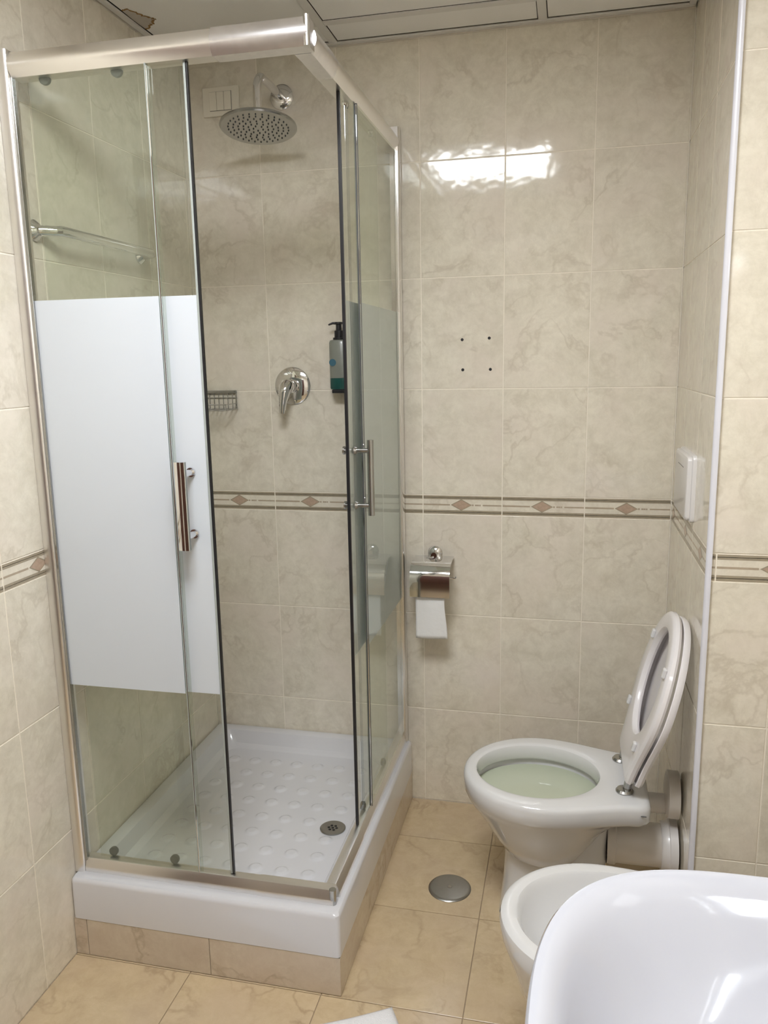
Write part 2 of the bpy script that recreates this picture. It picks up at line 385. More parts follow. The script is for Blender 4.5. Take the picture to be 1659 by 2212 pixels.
for x in GX[1:]:
    q = MB(); q.box((x-0.012, YF+0.02, ZC-0.001), (x+0.012, -0.021, ZC+0.003)); q.make('grid_bar', M_BAR, ce)
for y in GY[1:-1]:
    for x0, x1 in ((0.021, 0.4875), (0.5125, 1.0875), (1.1125, 1.6875)):
        q = MB(); q.box((x0, y-0.012, ZC-0.0009), (x1, y+0.012, ZC+0.003)); q.make('grid_bar', M_BAR, ce)
for a, b in (((0.004, YF+0.02, 0), (0.021, -0.004, 0)), ((0.021, -0.020, 0), (XR-0.004, -0.004, 0)), ((XW-0.021, YF+0.02, 0), (XW-0.004, YD-0.004, 0)), ((XR-0.021, YD-0.0, 0), (XR-0.004, -0.021, 0))):
    q = MB(); q.box((a[0], a[1], ZC-0.003), (b[0], b[1], ZC+0.002)); q.make('wall_angle', M_BAR, ce)
# brown water stain next to the wall: a dried ring round a paler field
st = [(0.024, -0.375), (0.042, -0.378), (0.056, -0.352), (0.064, -0.33), (0.078, -0.312), (0.084, -0.300), (0.074, -0.290), (0.063, -0.272), (0.048, -0.262), (0.036, -0.246), (0.024, -0.243)]
def wob(p, k): return (p[0]+0.004*math.sin(k*2.3), p[1]+0.004*math.cos(k*1.7))
dense = []
for k in range(len(st)-1):
    for s in range(4):
        t = s/4; p = (st[k][0]*(1-t)+st[k+1][0]*t, st[k][1]*(1-t)+st[k+1][1]*t); dense.append((p[0]+0.0025*math.sin((k*4+s)*1.9), p[1]+0.0025*math.cos((k*4+s)*2.7)))
dense.append(st[-1])
zst = ZC+0.0029
cx = 0.022; cyy = -0.31
q = MB(); n = len(dense)
vs = [(p[0], p[1], zst) for p in dense]
wd = [0.010+0.006*abs(math.sin(k*0.9)) for k in range(n)]
ins = []
for k, p in enumerate(dense):
    dx, dy = cx-p[0], cyy-p[1]; L_ = math.hypot(dx, dy) or 1; ins.append((p[0]+dx/L_*wd[k]*0.55, p[1]+dy/L_*wd[k]*0.55, zst))
q.add(vs+ins, [(k, k+1, n+k+1, n+k) for k in range(n-1)])
q.cur = 1; q.add(ins+[(0.022, cyy, zst)], [(k, k+1, n) for k in range(n-1)])
q.make('water_stain', [M_STAIN, M_STAIN2], ce)

# drilled holes left in the back wall
for x, z in ((0.875, 1.538), (0.957, 1.541), (0.877, 1.448), (0.961, 1.448)):
    q = MB(); q.lathe([(0.0, -0.003), (0.0042, -0.003), (0.0046, 0.0005), (0.0, 0.0006)], (0, -1, 0), (x, 0, z), 14); q.make('drill_hole', M_BLACK, wb, smooth=True)

# ------------------------------------------------------------------ ceiling lights
def light(i, j, label):
    x = (GX[i]+GX[i+1])/2; y = (GY[j]+GY[j+1])/2
    t = thing('ceiling_light', label, 'light', (x, y, ZC))
    q = MB(); h = 0.297; w = 0.022
    for a, b in (((-h, -h), (h, -h+w)), ((-h, h-w), (h, h)), ((-h, -h+w), (-h+w, h-w)), ((h-w, -h+w), (h, h-w))):
        q.box((a[0], a[1], -0.004), (b[0], b[1], 0.008))
    q.make('frame', M_TRIM, t)
    q = MB(); q.box((-h+w, -h+w, -0.001), (h-w, h-w, 0.006)); q.make('diffuser', M_LAMP, t)
light(1, 3, 'square white ceiling light panel set in the ceiling grid before the shower')

# the basin's own lamp: its glints show in the glazed bowl
M_WLAMP = emit_mat('lit_bar_diffuser', (0.90, 0.95, 1.0), 24.0)
wlp = thing('wall_lamp', 'short white bar lamp fixed to the side wall above the washbasin', 'lamp', (XW, -2.17, 1.80))
q = MB(); q.box((-0.030, -0.14, -0.04), (-0.001, 0.14, 0.04), 0.004); q.make('housing', M_TRIM, wlp)
q = MB(); q.prism([(-0.031, -0.036), (-0.031, 0.036)]+[(-0.031-0.030*math.sin(math.radians(a)), 0.036*math.cos(math.radians(a))) for a in range(20, 161, 20)], 'y', -0.13, 0.13); q.make('diffuser', M_WLAMP, wlp, smooth=True)

# ------------------------------------------------------------------ shower base and tray
PX, PY, PZ = 0.7048, -0.8965, 0.104
m = MB(); m.box((0.001, PY+0.004, 0.0), (PX-0.004, -0.001, PZ-0.001)); pl = tag(m.make('shower_plinth', M_FGROUT), 'low beige tiled plinth carrying the white shower tray', None); struct(pl)
def ptile(a, b, side):
    w = b-a; me = tile_mesh(w, PZ-0.001, M_PTILE, gap=0.0008, t=0.004, bev=0.0008); t = obj('plinth_tile', me, pl)
    if side == 'f': R = Matrix(((1,0,0),(0,0,1),(0,-1,0))).transposed().to_4x4(); R.translation = Vector(((a+b)/2, PY, PZ/2))
    else: R = Matrix(((0,1,0),(0,0,1),(1,0,0))).transposed().to_4x4(); R.translation = Vector((PX, (a+b)/2, PZ/2))
    t.matrix_world = R
M_PTILE = marble('plinth_tile_glaze', (0.65, 0.57, 0.46), (0.55, 0.46, 0.36), (0.61, 0.51, 0.42), (0.33, 0.25, 0.17), 0.12, 0.5, 1.0, 0.03)
for a, b in ((0.001, 0.037), (0.037, 0.372), (0.372, PX)): ptile(a, b, 'f')
for a, b in ((PY, -0.62), (-0.62, -0.285), (-0.285, -0.001)): ptile(a, b, 's')

tr = thing('shower_tray', 'glossy white shower tray with raised round non-slip dimples inside the enclosure', 'shower tray', (0, 0, PZ))
def rrect(x0, y0, x1, y1, r, z, n=7):
    pts = []
    for cx_, cy_, a0 in ((x1-r, y1-r, 0), (x0+r, y1-r, 90), (x0+r, y0+r, 180), (x1-r, y0+r, 270)):
        for k in range(n+1):
            a = math.radians(a0+90*k/n); pts.append(Vector((cx_+r*math.cos(a), cy_+r*math.sin(a), z)))
    return pts
X1, Y1, ZTR = 0.7055, -0.8975, 0.2155-PZ
# outer skirt + rim, then the inner pool walls down to the floor level
rings = [rrect(0.001, Y1, X1, -0.001, 0.010, 0.0), rrect(0.001, Y1, X1, -0.001, 0.012, ZTR-0.012),
         rrect(0.0025, Y1+0.0015, X1-0.0015, -0.0025, 0.012, ZTR-0.005), rrect(0.006, Y1+0.006, X1-0.006, -0.006, 0.012, ZTR-0.0005), rrect(0.010, Y1+0.010, X1-0.010, -0.010, 0.012, ZTR),
         rrect(0.034, Y1+0.066, X1-0.062, -0.030, 0.03, ZTR), rrect(0.040, Y1+0.073, X1-0.069, -0.037, 0.03, ZTR-0.004),
         rrect(0.052, Y1+0.086, X1-0.080, -0.052, 0.04, 0.068), rrect(0.070, Y1+0.100, X1-0.094, -0.070, 0.04, 0.056)]
m = MB(); m.loft(rings, cap0=True, cap1=False)
tray_rim = m.make('basin', M_TRAY, tr, smooth=True)
# pool floor: fine sheet with round dimples, gentle dish toward the drain
DR = Vector((0.563, -0.472))
bumps = [(0.119+0.0735*i, -0.144-0.078*j) for i in range(7) for j in range(9)]
bumps = [b for b in bumps if (Vector(b)-DR).length > 0.055]
x0, x1, y0, y1 = 0.070, X1-0.094, Y1+0.100, -0.070
nx, ny = 150, 200; vs = []; fs = []
grid = {}
for b in bumps: grid.setdefault((int(b[0]/0.08), int(-b[1]/0.08)), []).append(b)
for j in range(ny+1):
    for i in range(nx+1):
        x = x0+(x1-x0)*i/nx; y = y0+(y1-y0)*j/ny
        # rounded corners
        z = 0.0
        gi, gj = int(x/0.08), int(-y/0.08)
        for a in (-1, 0, 1):
            for c in (-1, 0, 1):
                for b in grid.get((gi+a, gj+c), ()):
                    d_ = math.hypot(x-b[0], y-b[1])
                    if d_ < 0.021: z = max(z, 0.0048*(lambda t: t*t*(3-2*t))(min(1, max(0, (0.0205-d_)/0.008))))
        dd = math.hypot(x-DR[0], y-DR[1]); z -= 0.005*max(0, 1-dd/0.06)
        vs.append((x, y, 0.056+z))
for j in range(ny):
    for i in range(nx):
        k = j*(nx+1)+i; fs.append((k, k+1, k+nx+2, k+nx+1))
obj('pool_floor', mesh('pool_floor', vs, fs, M_TRAY, smooth=True), tr)
# drain
q = MB(); q.lathe([(0, 0.054), (0.036, 0.054), (0.037, 0.0565), (0.034, 0.058), (0.024, 0.0565), (0.0, 0.0565)], (0, 0, 1), (DR[0], DR[1], 0), 40)
dn = q.make('drain', M_STEEL, tr, smooth=True)
q = MB()
for r_, n_ in ((0, 1), (0.0115, 6)):
    for k in range(n_):
        a = 2*PI*k/n_; q.lathe([(0, 0.0566), (0.0042, 0.0566), (0.0040, 0.0572), (0, 0.0572)], (0, 0, 1), (DR[0]+r_*math.cos(a), DR[1]+r_*math.sin(a), 0), 12)
g = q.make('drain_holes', M_BLACK, dn); g['kind'] = 'stuff'

# ------------------------------------------------------------------ shower enclosure
en = thing('shower_enclosure', 'square corner shower enclosure of clear glass with frosted bands and chromed rails', 'shower', (0, 0, 0.2155))
EZ = 0.2155
def P_(name, mb, mat, par=en, smooth=False):
    for v in mb.v: v.z -= EZ
    return mb.make(name, mat, par, smooth)
def convex(d0, d1, z0, z1, bulge=0.008, n=8):
    """profile with a rounded face at d0 (outer) and flat back at d1; returned as (d,z)"""
    s = 1 if d1 > d0 else -1; pts = []
    for k in range(n+1):
        t = k/n; pts.append((d0+s*bulge*(1-math.sin(PI*t))**1.0, z0+(z1-z0)*t))
    return pts+[(d1, z1), (d1, z0)]
FY, FX = -0.868, 0.692
# top rails
q = MB(); q.prism(convex(FY, FY+0.045, 2.083, 2.133, 0.012), 'x', 0.026, 0.487); P_('top_rail', q, M_ALU, smooth=True)
q = MB(); q.prism([(FX-(d_-FY), z) for d_, z in convex(FY, FY+0.045, 2.083, 2.133, 0.012)], 'y', -0.003, -0.668); P_('top_rail', q, M_ALU, smooth=True)
# corner sleeve: two arms of worn chrome
q = MB(); q.prism(convex(FY-0.0015, FY+0.046, 2.0815, 2.1345, 0.012), 'x', 0.487, FX-0.003)
q.prism([(FX+0.0015-(d_-FY), z) for d_, z in convex(FY, FY+0.046, 2.0815, 2.1345, 0.012)], 'y', -0.668, FY+0.0475)
o = P_('corner_sleeve', q, M_ALU2, smooth=True); o['label'] = 'worn chrome corner sleeve of the top rail'
q = MB(); q.tube([(FX-0.005, FY+0.006, 2.080), (FX-0.005, FY+0.006, 2.1345)], 0.0065, 16); P_('corner_cap', q, M_CHROME, smooth=True)
# bottom rails
bp_ = arc(FY+0.022, 0.216, 0.0, 0, 0, 1)[:0]
def lowprof(y0, y1, z0, z1): return [(y0, z0), (y0, z0+0.012), (y0+0.001, z0+0.015), (y0+0.0055, z0+0.028), (y0+0.009, z1-0.001), (y0+0.012, z1), (y1, z1), (y1, z0)]
q = MB(); q.prism(lowprof(-0.864, -0.834, EZ, 0.2500), 'x', 0.026, 0.492); P_('bottom_rail', q, M_ALU, smooth=True)
q = MB(); q.prism([(0.688-(d_+0.864), z) for d_, z in lowprof(-0.864, -0.834, EZ, 0.2500)], 'y', -0.003, -0.60); P_('bottom_rail', q, M_ALU, smooth=True)
q = MB(); q.prism(lowprof(-0.8655, -0.833, EZ, 0.2508), 'x', 0.492, 0.682); q.prism([(0.6895-(d_+0.864), z) for d_, z in lowprof(-0.864, -0.832, EZ, 0.2508)], 'y', -0.60, -0.8325); P_('corner_sleeve', q, M_ALU, smooth=True)
q = MB(); q.tube([(0.680, -0.857, EZ), (0.680, -0.857, 0.2535)], 0.0085, 16); P_('corner_cap', q, M_CHROMED, smooth=True)
# posts on the walls
q = MB(); q.prism([(0.0008, -0.835), (0.0008, -0.866)]+[(0.0008+0.024*math.sin(math.radians(a)), -0.862-0.008*math.cos(math.radians(a))) for a in range(0, 91, 15)]+[(0.0248, -0.835)], 'z', EZ, 2.138); P_('wall_post', q, M_ALU, smooth=True)
q = MB(); q.prism([(0.664, -0.0008), (0.690, -0.0008), (0.6935, -0.010), (0.6935, -0.022), (0.689, -0.029), (0.664, -0.029)], 'z', EZ, 2.150); P_('wall_post', q, M_CHROME2, smooth=True)
q = MB(); q.box((0.0248, -0.862, 0.245), (0.031, -0.850, 2.083), 0.001); P_('glazing_strip', q, M_CHROMED)
q = MB(); q.box((0.676, -0.036, 0.245), (0.687, -0.029, 2.083), 0.001); P_('glazing_strip', q, M_CHROME2)
Z0, Z1, FZ0, FZ1 = 0.2512, 2.084, 0.718, 1.6245
# fixed front pane
q = MB(); q.box((0.028, -0.8555, Z0), (0.336, -0.8505, Z1)); fp = P_('fixed_pane', q, M_GLASS)
q = MB(); q.box((0.0285, -0.8563, FZ0), (0.3335, -0.8555, FZ1)); P_('frosted_band', q, M_FROST, fp)
q = MB(); q.box((0.3362, -0.858, Z0), (0.3385, -0.848, Z1), 0.0008); P_('seal', q, M_SEAL, fp)
q = MB(); q.box((0.3386, -0.8515, Z0), (0.3470, -0.8505, Z1)); P_('seal_flap', q, M_GLASS, fp)
q = MB(); q.box((0.3386, -0.8575, Z0), (0.3402, -0.8535, Z1-0.004)); P_('chrome_edge', q, M_CHROME, fp)
# sliding front door
q = MB(); q.box((0.060, -0.8445, 0.2515), (0.4165, -0.8395, 2.090)); sd = P_('sliding_door', q, M_GLASS)
q = MB(); q.box((0.0605, -0.8452, FZ0), (0.4160, -0.8445, FZ1)); P_('frosted_band', q, M_FROST, sd)
q = MB(); q.box((0.4166, -0.847, 0.2515), (0.4215, -0.837, 2.090), 0.001); P_('edge_profile', q, M_SEAL, sd)
q = MB(); q.box((0.4215, -0.8465, 0.2515), (0.4255, -0.8375, 2.088), 0.001); P_('seal', q, M_BLACK, sd)
def handle_f(par):
    q = MB(); q.prism([(0.391, -0.893), (0.391, -0.9015)]+[(0.3785-0.0125*t, -0.9045+0.0022*t*t) for t in (-0.93, -0.7, -0.45, -0.2, 0, 0.2, 0.45, 0.7, 0.93)]+[(0.366, -0.9015), (0.366, -0.893)], 'z', 1.076, 1.272)
    for z in (1.243, 1.103):
        q.tube([(0.3785, -0.894, z), (0.3785, -0.8445, z)], 0.0075, 14); q.tube([(0.3785, -0.8505, z), (0.3785, -0.8446, z)], 0.0105, 18)
        q.tube([(0.3785, -0.8386, z), (0.3785, -0.8345, z)], 0.010, 18)
    return P_('handle', q, M_CHROME, par, True)
handle_f(sd)
for x in (0.092, 0.262):
    q = MB(); q.lathe([(0, -0.006), (0.010, -0.006), (0.0115, -0.003), (0.0115, 0.004), (0.006, 0.007), (0, 0.007)], (0, -1, 0), (x, -0.8485+0.014, 0.262), 22); P_('roller', q, M_DGREY, sd, True)
    q = MB(); q.lathe([(0, -0.006), (0.011, -0.006), (0.0125, -0.003), (0.0125, 0.004), (0.006, 0.007), (0, 0.007)], (0, -1, 0), (x, -0.8485+0.014, 2.082), 22); P_('roller', q, M_DGREY, sd, True)
# fixed side pane
q = MB(); q.box((0.6795, -0.482, Z0), (0.6845, -0.030, Z1)); fp = P_('fixed_pane', q, M_GLASS)
q = MB(); q.box((0.6787, -0.480, FZ0), (0.6795, -0.0365, FZ1)); P_('frosted_band', q, M_FROST, fp)
q = MB(); q.box((0.678, -0.4850, Z0), (0.6865, -0.4825, Z1), 0.0008); P_('seal', q, M_DGREY, fp)
q = MB(); q.box((0.6785, -0.496, Z0), (0.6795, -0.4852, Z1)); P_('seal_flap', q, M_GLASS, fp)
q = MB(); q.box((0.6838, -0.4895, Z0), (0.6855, -0.4868, Z1-0.004)); P_('chrome_edge', q, M_CHROME, fp)
# sliding side door
q = MB(); q.box((0.6655, -0.575, 0.2515), (0.6705, -0.215, 2.090)); sd = P_('sliding_door', q, M_GLASS)
q = MB(); q.box((0.6647, -0.5745, FZ0), (0.6655, -0.2155, FZ1)); P_('frosted_band', q, M_FROST, sd)
q = MB(); q.box((0.6645, -0.5805, 0.2515), (0.6715, -0.5755, 2.090), 0.001); P_('edge_profile', q, M_SEAL, sd)
q = MB(); q.box((0.664, -0.5855, 0.2515), (0.672, -0.5805, 2.105), 0.001); P_('seal', q, M_BLACK, sd)
q = MB(); q.tube([(0.712, -0.527, 1.092), (0.712, -0.527, 1.285)], 0.0085, 16)
for z in (1.258, 1.117):
    q.tube([(0.706, -0.527, z), (0.6715, -0.527, z)], 0.0065, 14); q.tube([(0.6706, -0.527, z), (0.677, -0.527, z)], [0.0105, 0.0075], 18)
    q.tube([(0.6646, -0.527, z), (0.642, -0.527, z)], 0.0035, 12); q.tube([(0.6455, -0.527, z), (0.641, -0.527, z)], 0.0105, 18)
P_('handle', q, M_CHROMED, sd, True)
for y in (-0.505, -0.255):
    q = MB(); q.lathe([(0, -0.006), (0.010, -0.006), (0.0115, -0.003), (0.0115, 0.004), (0.006, 0.007), (0, 0.007)], (1, 0, 0), (0.664, y, 2.078), 22); P_('roller', q, M_CHROME, sd, True)
    q = MB(); q.lathe([(0, -0.006), (0.010, -0.006), (0.0115, -0.003), (0.0115, 0.004), (0.006, 0.007), (0, 0.007)], (1, 0, 0), (0.664, y, 0.262), 22); P_('roller', q, M_DGREY, sd, True)

# ------------------------------------------------------------------ shower head
sh = thing('rain_shower', 'round chrome rain shower head on a bent wall arm high in the shower', 'shower head', (0.328, 0, 2.267))
q = MB(); q.lathe([(0, 0), (0.036, 0), (0.036, 0.004), (0.030, 0.010), (0.018, 0.013), (0.0, 0.013)], (0, -1, 0), (0, 0, 0), 36); q.make('wall_flange', M_CHROME, sh, smooth=True)
pts = [(0, -0.010, 0), (0, -0.10, 0.004)]+[(0, -0.16-0.045*math.sin(math.radians(a)), 0.004-0.045*(1-math.cos(math.radians(a)))) for a in range(0, 91, 10)]+[(0, -0.205, -0.118)]
q = MB(); q.tube(pts, 0.0115, 18); q.tube([(0, -0.205, -0.090), (0, -0.205, -0.121)], 0.0145, 18); q.make('arm', M_CHROME, sh, smooth=True)
ax = Vector((0.03, -0.17, -1)).normalized(); oo = Vector((0, -0.205, -0.118))
q = MB(); q.lathe([(0, 0), (0.018, 0.0), (0.022, 0.006), (0.095, 0.012), (0.107, 0.016), (0.108, 0.021), (0.104, 0.024), (0.0, 0.024)], ax, oo, 56); hd = q.make('head', M_CHROMED, sh, smooth=True)
q = MB(); up = Vector((1, 0, 0)); a_ = ax.cross(up).normalized(); c_ = ax.cross(a_)
for ring_, n_ in ((0.014, 5), (0.028, 10), (0.042, 15), (0.056, 20), (0.070, 25), (0.084, 30)):
    for k in range(n_):
        t = 2*PI*k/n_+ring_*14; p = oo+a_*ring_*math.cos(t)+c_*ring_*math.sin(t)
        q.lathe([(0, 0.0238), (0.0023, 0.0238), (0.0016, 0.0262), (0, 0.0262)], ax, p, 6)
g = q.make('nozzles', M_BLACK, hd); g['kind'] = 'stuff'

# ------------------------------------------------------------------ mixer
mx = thing('shower_mixer', 'chrome shower mixer with round wall plate and drop-shaped lever', 'tap', (0.328, 0, 1.405))
q = MB(); q.lathe([(0, 0), (0.0595, 0), (0.0595, 0.003), (0.056, 0.006), (0.022, 0.010), (0, 0.010)], (0, -1, 0), (0, 0, 0), 48); q.make('wall_plate', M_CHROME, mx, smooth=True)
q = MB(); q.lathe([(0.0, 0.008), (0.021, 0.008), (0.021, 0.020), (0.0195, 0.022), (0.0195, 0.034), (0.022, 0.038), (0.022, 0.055), (0.016, 0.064), (0.0, 0.067)], (0, -1, 0), (0, 0, 0), 36); q.make('cartridge', M_CHROME, mx, smooth=True)
q = MB(); q.tube([(0.0, -0.050, 0.006), (-0.003, -0.062, -0.004), (-0.006, -0.070, -0.022), (-0.009, -0.074, -0.045), (-0.012, -0.076, -0.070), (-0.013, -0.076, -0.083)], [0.021, 0.022, 0.018, 0.013, 0.0105, 0.008], 18); q.make('lever', M_CHROME, mx, smooth=True)

# ------------------------------------------------------------------ wire basket
bk = thing('wire_soap_basket', 'small chrome wire soap basket on the tiled shower wall', 'basket', (0.006, 0, 1.333))
q = MB()
def w_(a, b, r=0.0015): q.tube([a, b], r, 8)
BX, BD, BH = 0.128, 0.095, 0.058
q.box((0, -0.010, BH-0.008), (BX, -0.002, BH+0.002), 0.001)
q.box((BX-0.005, -0.006, 0), (BX, -0.002, BH), 0.001); q.box((0, -0.006, 0), (0.004, -0.002, BH), 0.001)
w_((BX, -0.004, 0), (BX, -BD, 0), 0.002); w_((0, -0.004, 0), (0, -BD, 0), 0.002); w_((0, -BD, 0), (BX, -BD, 0), 0.002); w_((0, -0.004, 0), (BX, -0.004, 0), 0.002)
w_((0, -BD, 0.018), (BX, -BD, 0.018), 0.002); w_((BX, -0.004, 0.018), (BX, -BD, 0.018)); w_((0, -BD, 0), (0, -BD, 0.018)); w_((BX, -BD, 0), (BX, -BD, 0.018))
q.make('frame', M_CHROMED, bk, smooth=True)
q = MB()
for k in range(1, 8): w_((BX*k/8, -0.004, 0), (BX*k/8, -0.004, BH)); w_((BX*k/8, -0.004, 0), (BX*k/8, -BD, 0))
w_((0, -0.004, BH*0.62), (BX, -0.004, BH*0.62))
g = q.make('wires', M_CHROMED, bk, smooth=True); g['kind'] = 'stuff'

# ------------------------------------------------------------------ soap bottle on the wall
bt = thing('soap_dispenser_bottle', 'grey and teal pump bottle in a black wall holder behind the sliding glass', 'bottle', (0.498, -0.040, 1.395))
def ell(a, b, z, n=28, e=2.6): return [Vector((a*abs(math.cos(t))**(2/e)*math.copysign(1, math.cos(t)), b*abs(math.sin(t))**(2/e)*math.copysign(1, math.sin(t)), z)) for t in [2*PI*k/n for k in range(n)]]
q = MB(); q.loft([ell(0.029, 0.022, 0.0), ell(0.031, 0.024, 0.004), ell(0.031, 0.024, 0.034)]); q.make('teal_base', M_BTEAL, bt, smooth=True)
q = MB(); q.loft([ell(0.031, 0.024, 0.0345), ell(0.031, 0.024, 0.142), ell(0.028, 0.021, 0.149), ell(0.015, 0.014, 0.152)]); q.make('bottle_body', M_BOTTLE, bt, smooth=True)
q = MB(); q.lathe([(0, 0), (0.011, 0), (0.011, 0.0012), (0, 0.0012)], (0, -1, 0), (-0.016, -0.0232, 0.082), 20); q.make('blue_mark', M_BBLUE, bt)
q = MB(); q.lathe([(0, 0.152), (0.019, 0.152), (0.019, 0.157), (0.014, 0.158), (0.014, 0.178), (0.009, 0.180), (0.009, 0.196), (0.012, 0.198), (0.012, 0.204), (0, 0.205)], (0, 0, 1), (0, 0, 0), 24)
q.tube([(0.0, 0, 0.200), (-0.018, -0.004, 0.201), (-0.031, -0.007, 0.196)], [0.005, 0.0035, 0.0025], 10); q.make('pump', M_BLACK, bt, smooth=True)
q = MB(); q.box((-0.022, -0.020, -0.012), (0.034, 0.0385, -0.0005), 0.002); q.box((-0.018, 0.0255, -0.012), (0.034, 0.0385, 0.10), 0.002); q.make('wall_holder', M_BLACK, bt)

# ------------------------------------------------------------------ electric switch
sw = thing('light_switch', 'cream square-edged wall switch with three rockers above the shower', 'switch', (0.1325, 0, 2.270))
q = MB(); q.box((-0.060, -0.009, -0.042), (0.060, 0.0, 0.042), 0.003); q.make('cover_plate', M_SWITCH, sw)
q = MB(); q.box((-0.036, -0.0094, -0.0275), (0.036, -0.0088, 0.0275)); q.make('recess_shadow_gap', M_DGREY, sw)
for k in range(3):
    q = MB(); q.box((-0.0352+k*0.0237, -0.0125, -0.0265), (-0.0352+k*0.0237+0.0228, -0.009, 0.0265), 0.001); q.make('rocker', M_SWITCH, sw)

# ------------------------------------------------------------------ grab bar on the shower's side wall
gb = thing('grab_bar', 'slim chrome bar fixed to the side wall inside the shower', 'bar', (0, -0.56, 1.785))
q = MB(); e = 0.232
q.tube([(0.0, -e, 0)]+[(0.05-0.03*math.cos(math.radians(a))+0.0, -e+0.03*(math.sin(math.radians(a)))-0.0, 0) for a in (30, 60, 90)]+[(0.05, e-0.03, 0)]+[(0.05-0.03*(1-math.cos(math.radians(a))), e-0.03+0.03*math.sin(math.radians(a)), 0) for a in (30, 60, 90)]+[(0.0, e, 0)], 0.0125, 14)
q.make('rod', M_CHROME, gb, smooth=True)
for s in (-1, 1):
    q = MB(); q.lathe([(0, 0), (0.024, 0), (0.024, 0.004), (0.017, 0.012), (0.012, 0.016), (0, 0.016)], (1, 0, 0), (0, s*e, 0), 28); q.make('end_flange', M_CHROME, gb, smooth=True)

# ------------------------------------------------------------------ paper holder + roll
ph = thing('toilet_paper_holder', 'chrome toilet paper holder with curved cover on the back wall', 'paper holder', (0.789, 0, 0.865))
q = MB(); q.lathe([(0, 0), (0.0235, 0), (0.0235, 0.005), (0.019, 0.010), (0.010, 0.013), (0.009, 0.034), (0, 0.034)], (0, -1, 0), (0, 0, 0.004), 30); q.make('wall_rosette', M_CHROME, ph, smooth=True)
# curved cover sheet
q = MB(); prof = []
cy_, cz_, cr = -0.058, -0.062, 0.054
path = [(-0.012, -0.002), (-0.030, -0.006)]+[(cy_-cr*math.sin(math.radians(a)), cz_+cr*math.cos(math.radians(a))) for a in range(5, 96, 10)]+[(cy_-cr, -0.112)]
outer = path; inner = [(y+0.0016, z-0.0016) if i < 8 else (y+0.0018, z) for i, (y, z) in enumerate(path)]
q.prism(outer+inner[::-1], 'x', -0.064, 0.061); q.make('cover', M_CHROME, ph, smooth=True)
q = MB(); q.tube([(-0.058, -0.030, -0.020), (-0.058, cy_, cz_-0.0), (-0.050, cy_, cz_)], 0.003, 10); q.tube([(-0.052, cy_, cz_), (0.072, cy_, cz_), (0.075, cy_, cz_+0.006)], 0.003, 10); q.tube([(0.0, -0.032, 0.0), (-0.03, -0.03, -0.010), (-0.058, -0.030, -0.020)], 0.003, 10); q.make('spindle', M_CHROME, ph, smooth=True)
rl = thing('toilet_paper_roll', 'white toilet paper roll with a hanging sheet under the chrome cover', 'toilet paper', (0.789, -0.058, 0.803))
q = MB(); q.loft([[Vector((h, r_*math.cos(2*PI*k/36), -0.004+r_*math.sin(2*PI*k/36))) for k in range(36)] for r_, h in ((0.018, -0.048), (0.040, -0.048), (0.040, 0.048), (0.018, 0.048), (0.018, -0.048))], False, False); q.make('roll', M_PAPER, rl, smooth=True)
q = MB(); n = 14; nz = 16; vs = []; fs = []
for j in range(nz+1):
    for i in range(n+1):
        u = i/n; v = j/nz; x = -0.048+0.096*u; x += (-0.003*math.sin(v*PI*1.5) if u > .5 else 0)*(u-.5)*2*1.5
        z = -0.004-0.185*v; y = -0.0435+0.003*math.sin(u*5+v*3)*v+0.004*v; vs.append((x, y, z))
for j in range(nz):
    for i in range(n): k = j*(n+1)+i; fs.append((k, k+1, k+n+2, k+n+1))
b_ = len(vs); vs2 = vs+[(x, y+0.0006, z) for x, y, z in vs]; fs2 = fs+[tuple(i+b_ for i in f[::-1]) for f in fs]
edge = [i for i in range(n+1)]+[j*(n+1)+n for j in range(1, nz+1)]+[nz*(n+1)+i for i in range(n-1, -1, -1)]+[j*(n+1) for j in range(nz-1, 0, -1)]
fs2 += [(edge[k], edge[(k+1) % len(edge)], edge[(k+1) % len(edge)]+b_, edge[k]+b_) for k in range(len(edge))]
obj('hanging_sheet', mesh('hanging_sheet', vs2, fs2, M_PAPER, smooth=True), rl)

# ------------------------------------------------------------------ flush plate
fpz = thing('flush_plate', 'white dual flush plate on the alcove wall above the toilet', 'flush plate', (XR, -0.318, 1.158))
def sbox(y0, y1, z0, z1, t0, t1, r=0.012, b=0.003):
    q = MB(); R = lambda t, g: [Vector((-t, p.x, p.y)) for p in rrect(y0+g, z0+g, y1-g, z1-g, r, 0, 5)]
    q.loft([R(t0, 0), R(t1-b, 0), R(t1-b*0.3, b*0.35), R(t1, b)]); return q
sbox(-0.118, 0.118, -0.084, 0.082, 0.0, 0.010).make('base_plate', M_PLASTIC, fpz, smooth=True)
sbox(-0.112, 0.112, -0.080, 0.078, 0.0102, 0.0215, 0.012, 0.005).make('push_plate', M_PLASTIC, fpz, smooth=True)
q = MB(); q.box((-0.0219, -0.05, 0.045), (-0.0212, 0.05, 0.0468)); q.make('button_slit', M_DGREY, fpz)

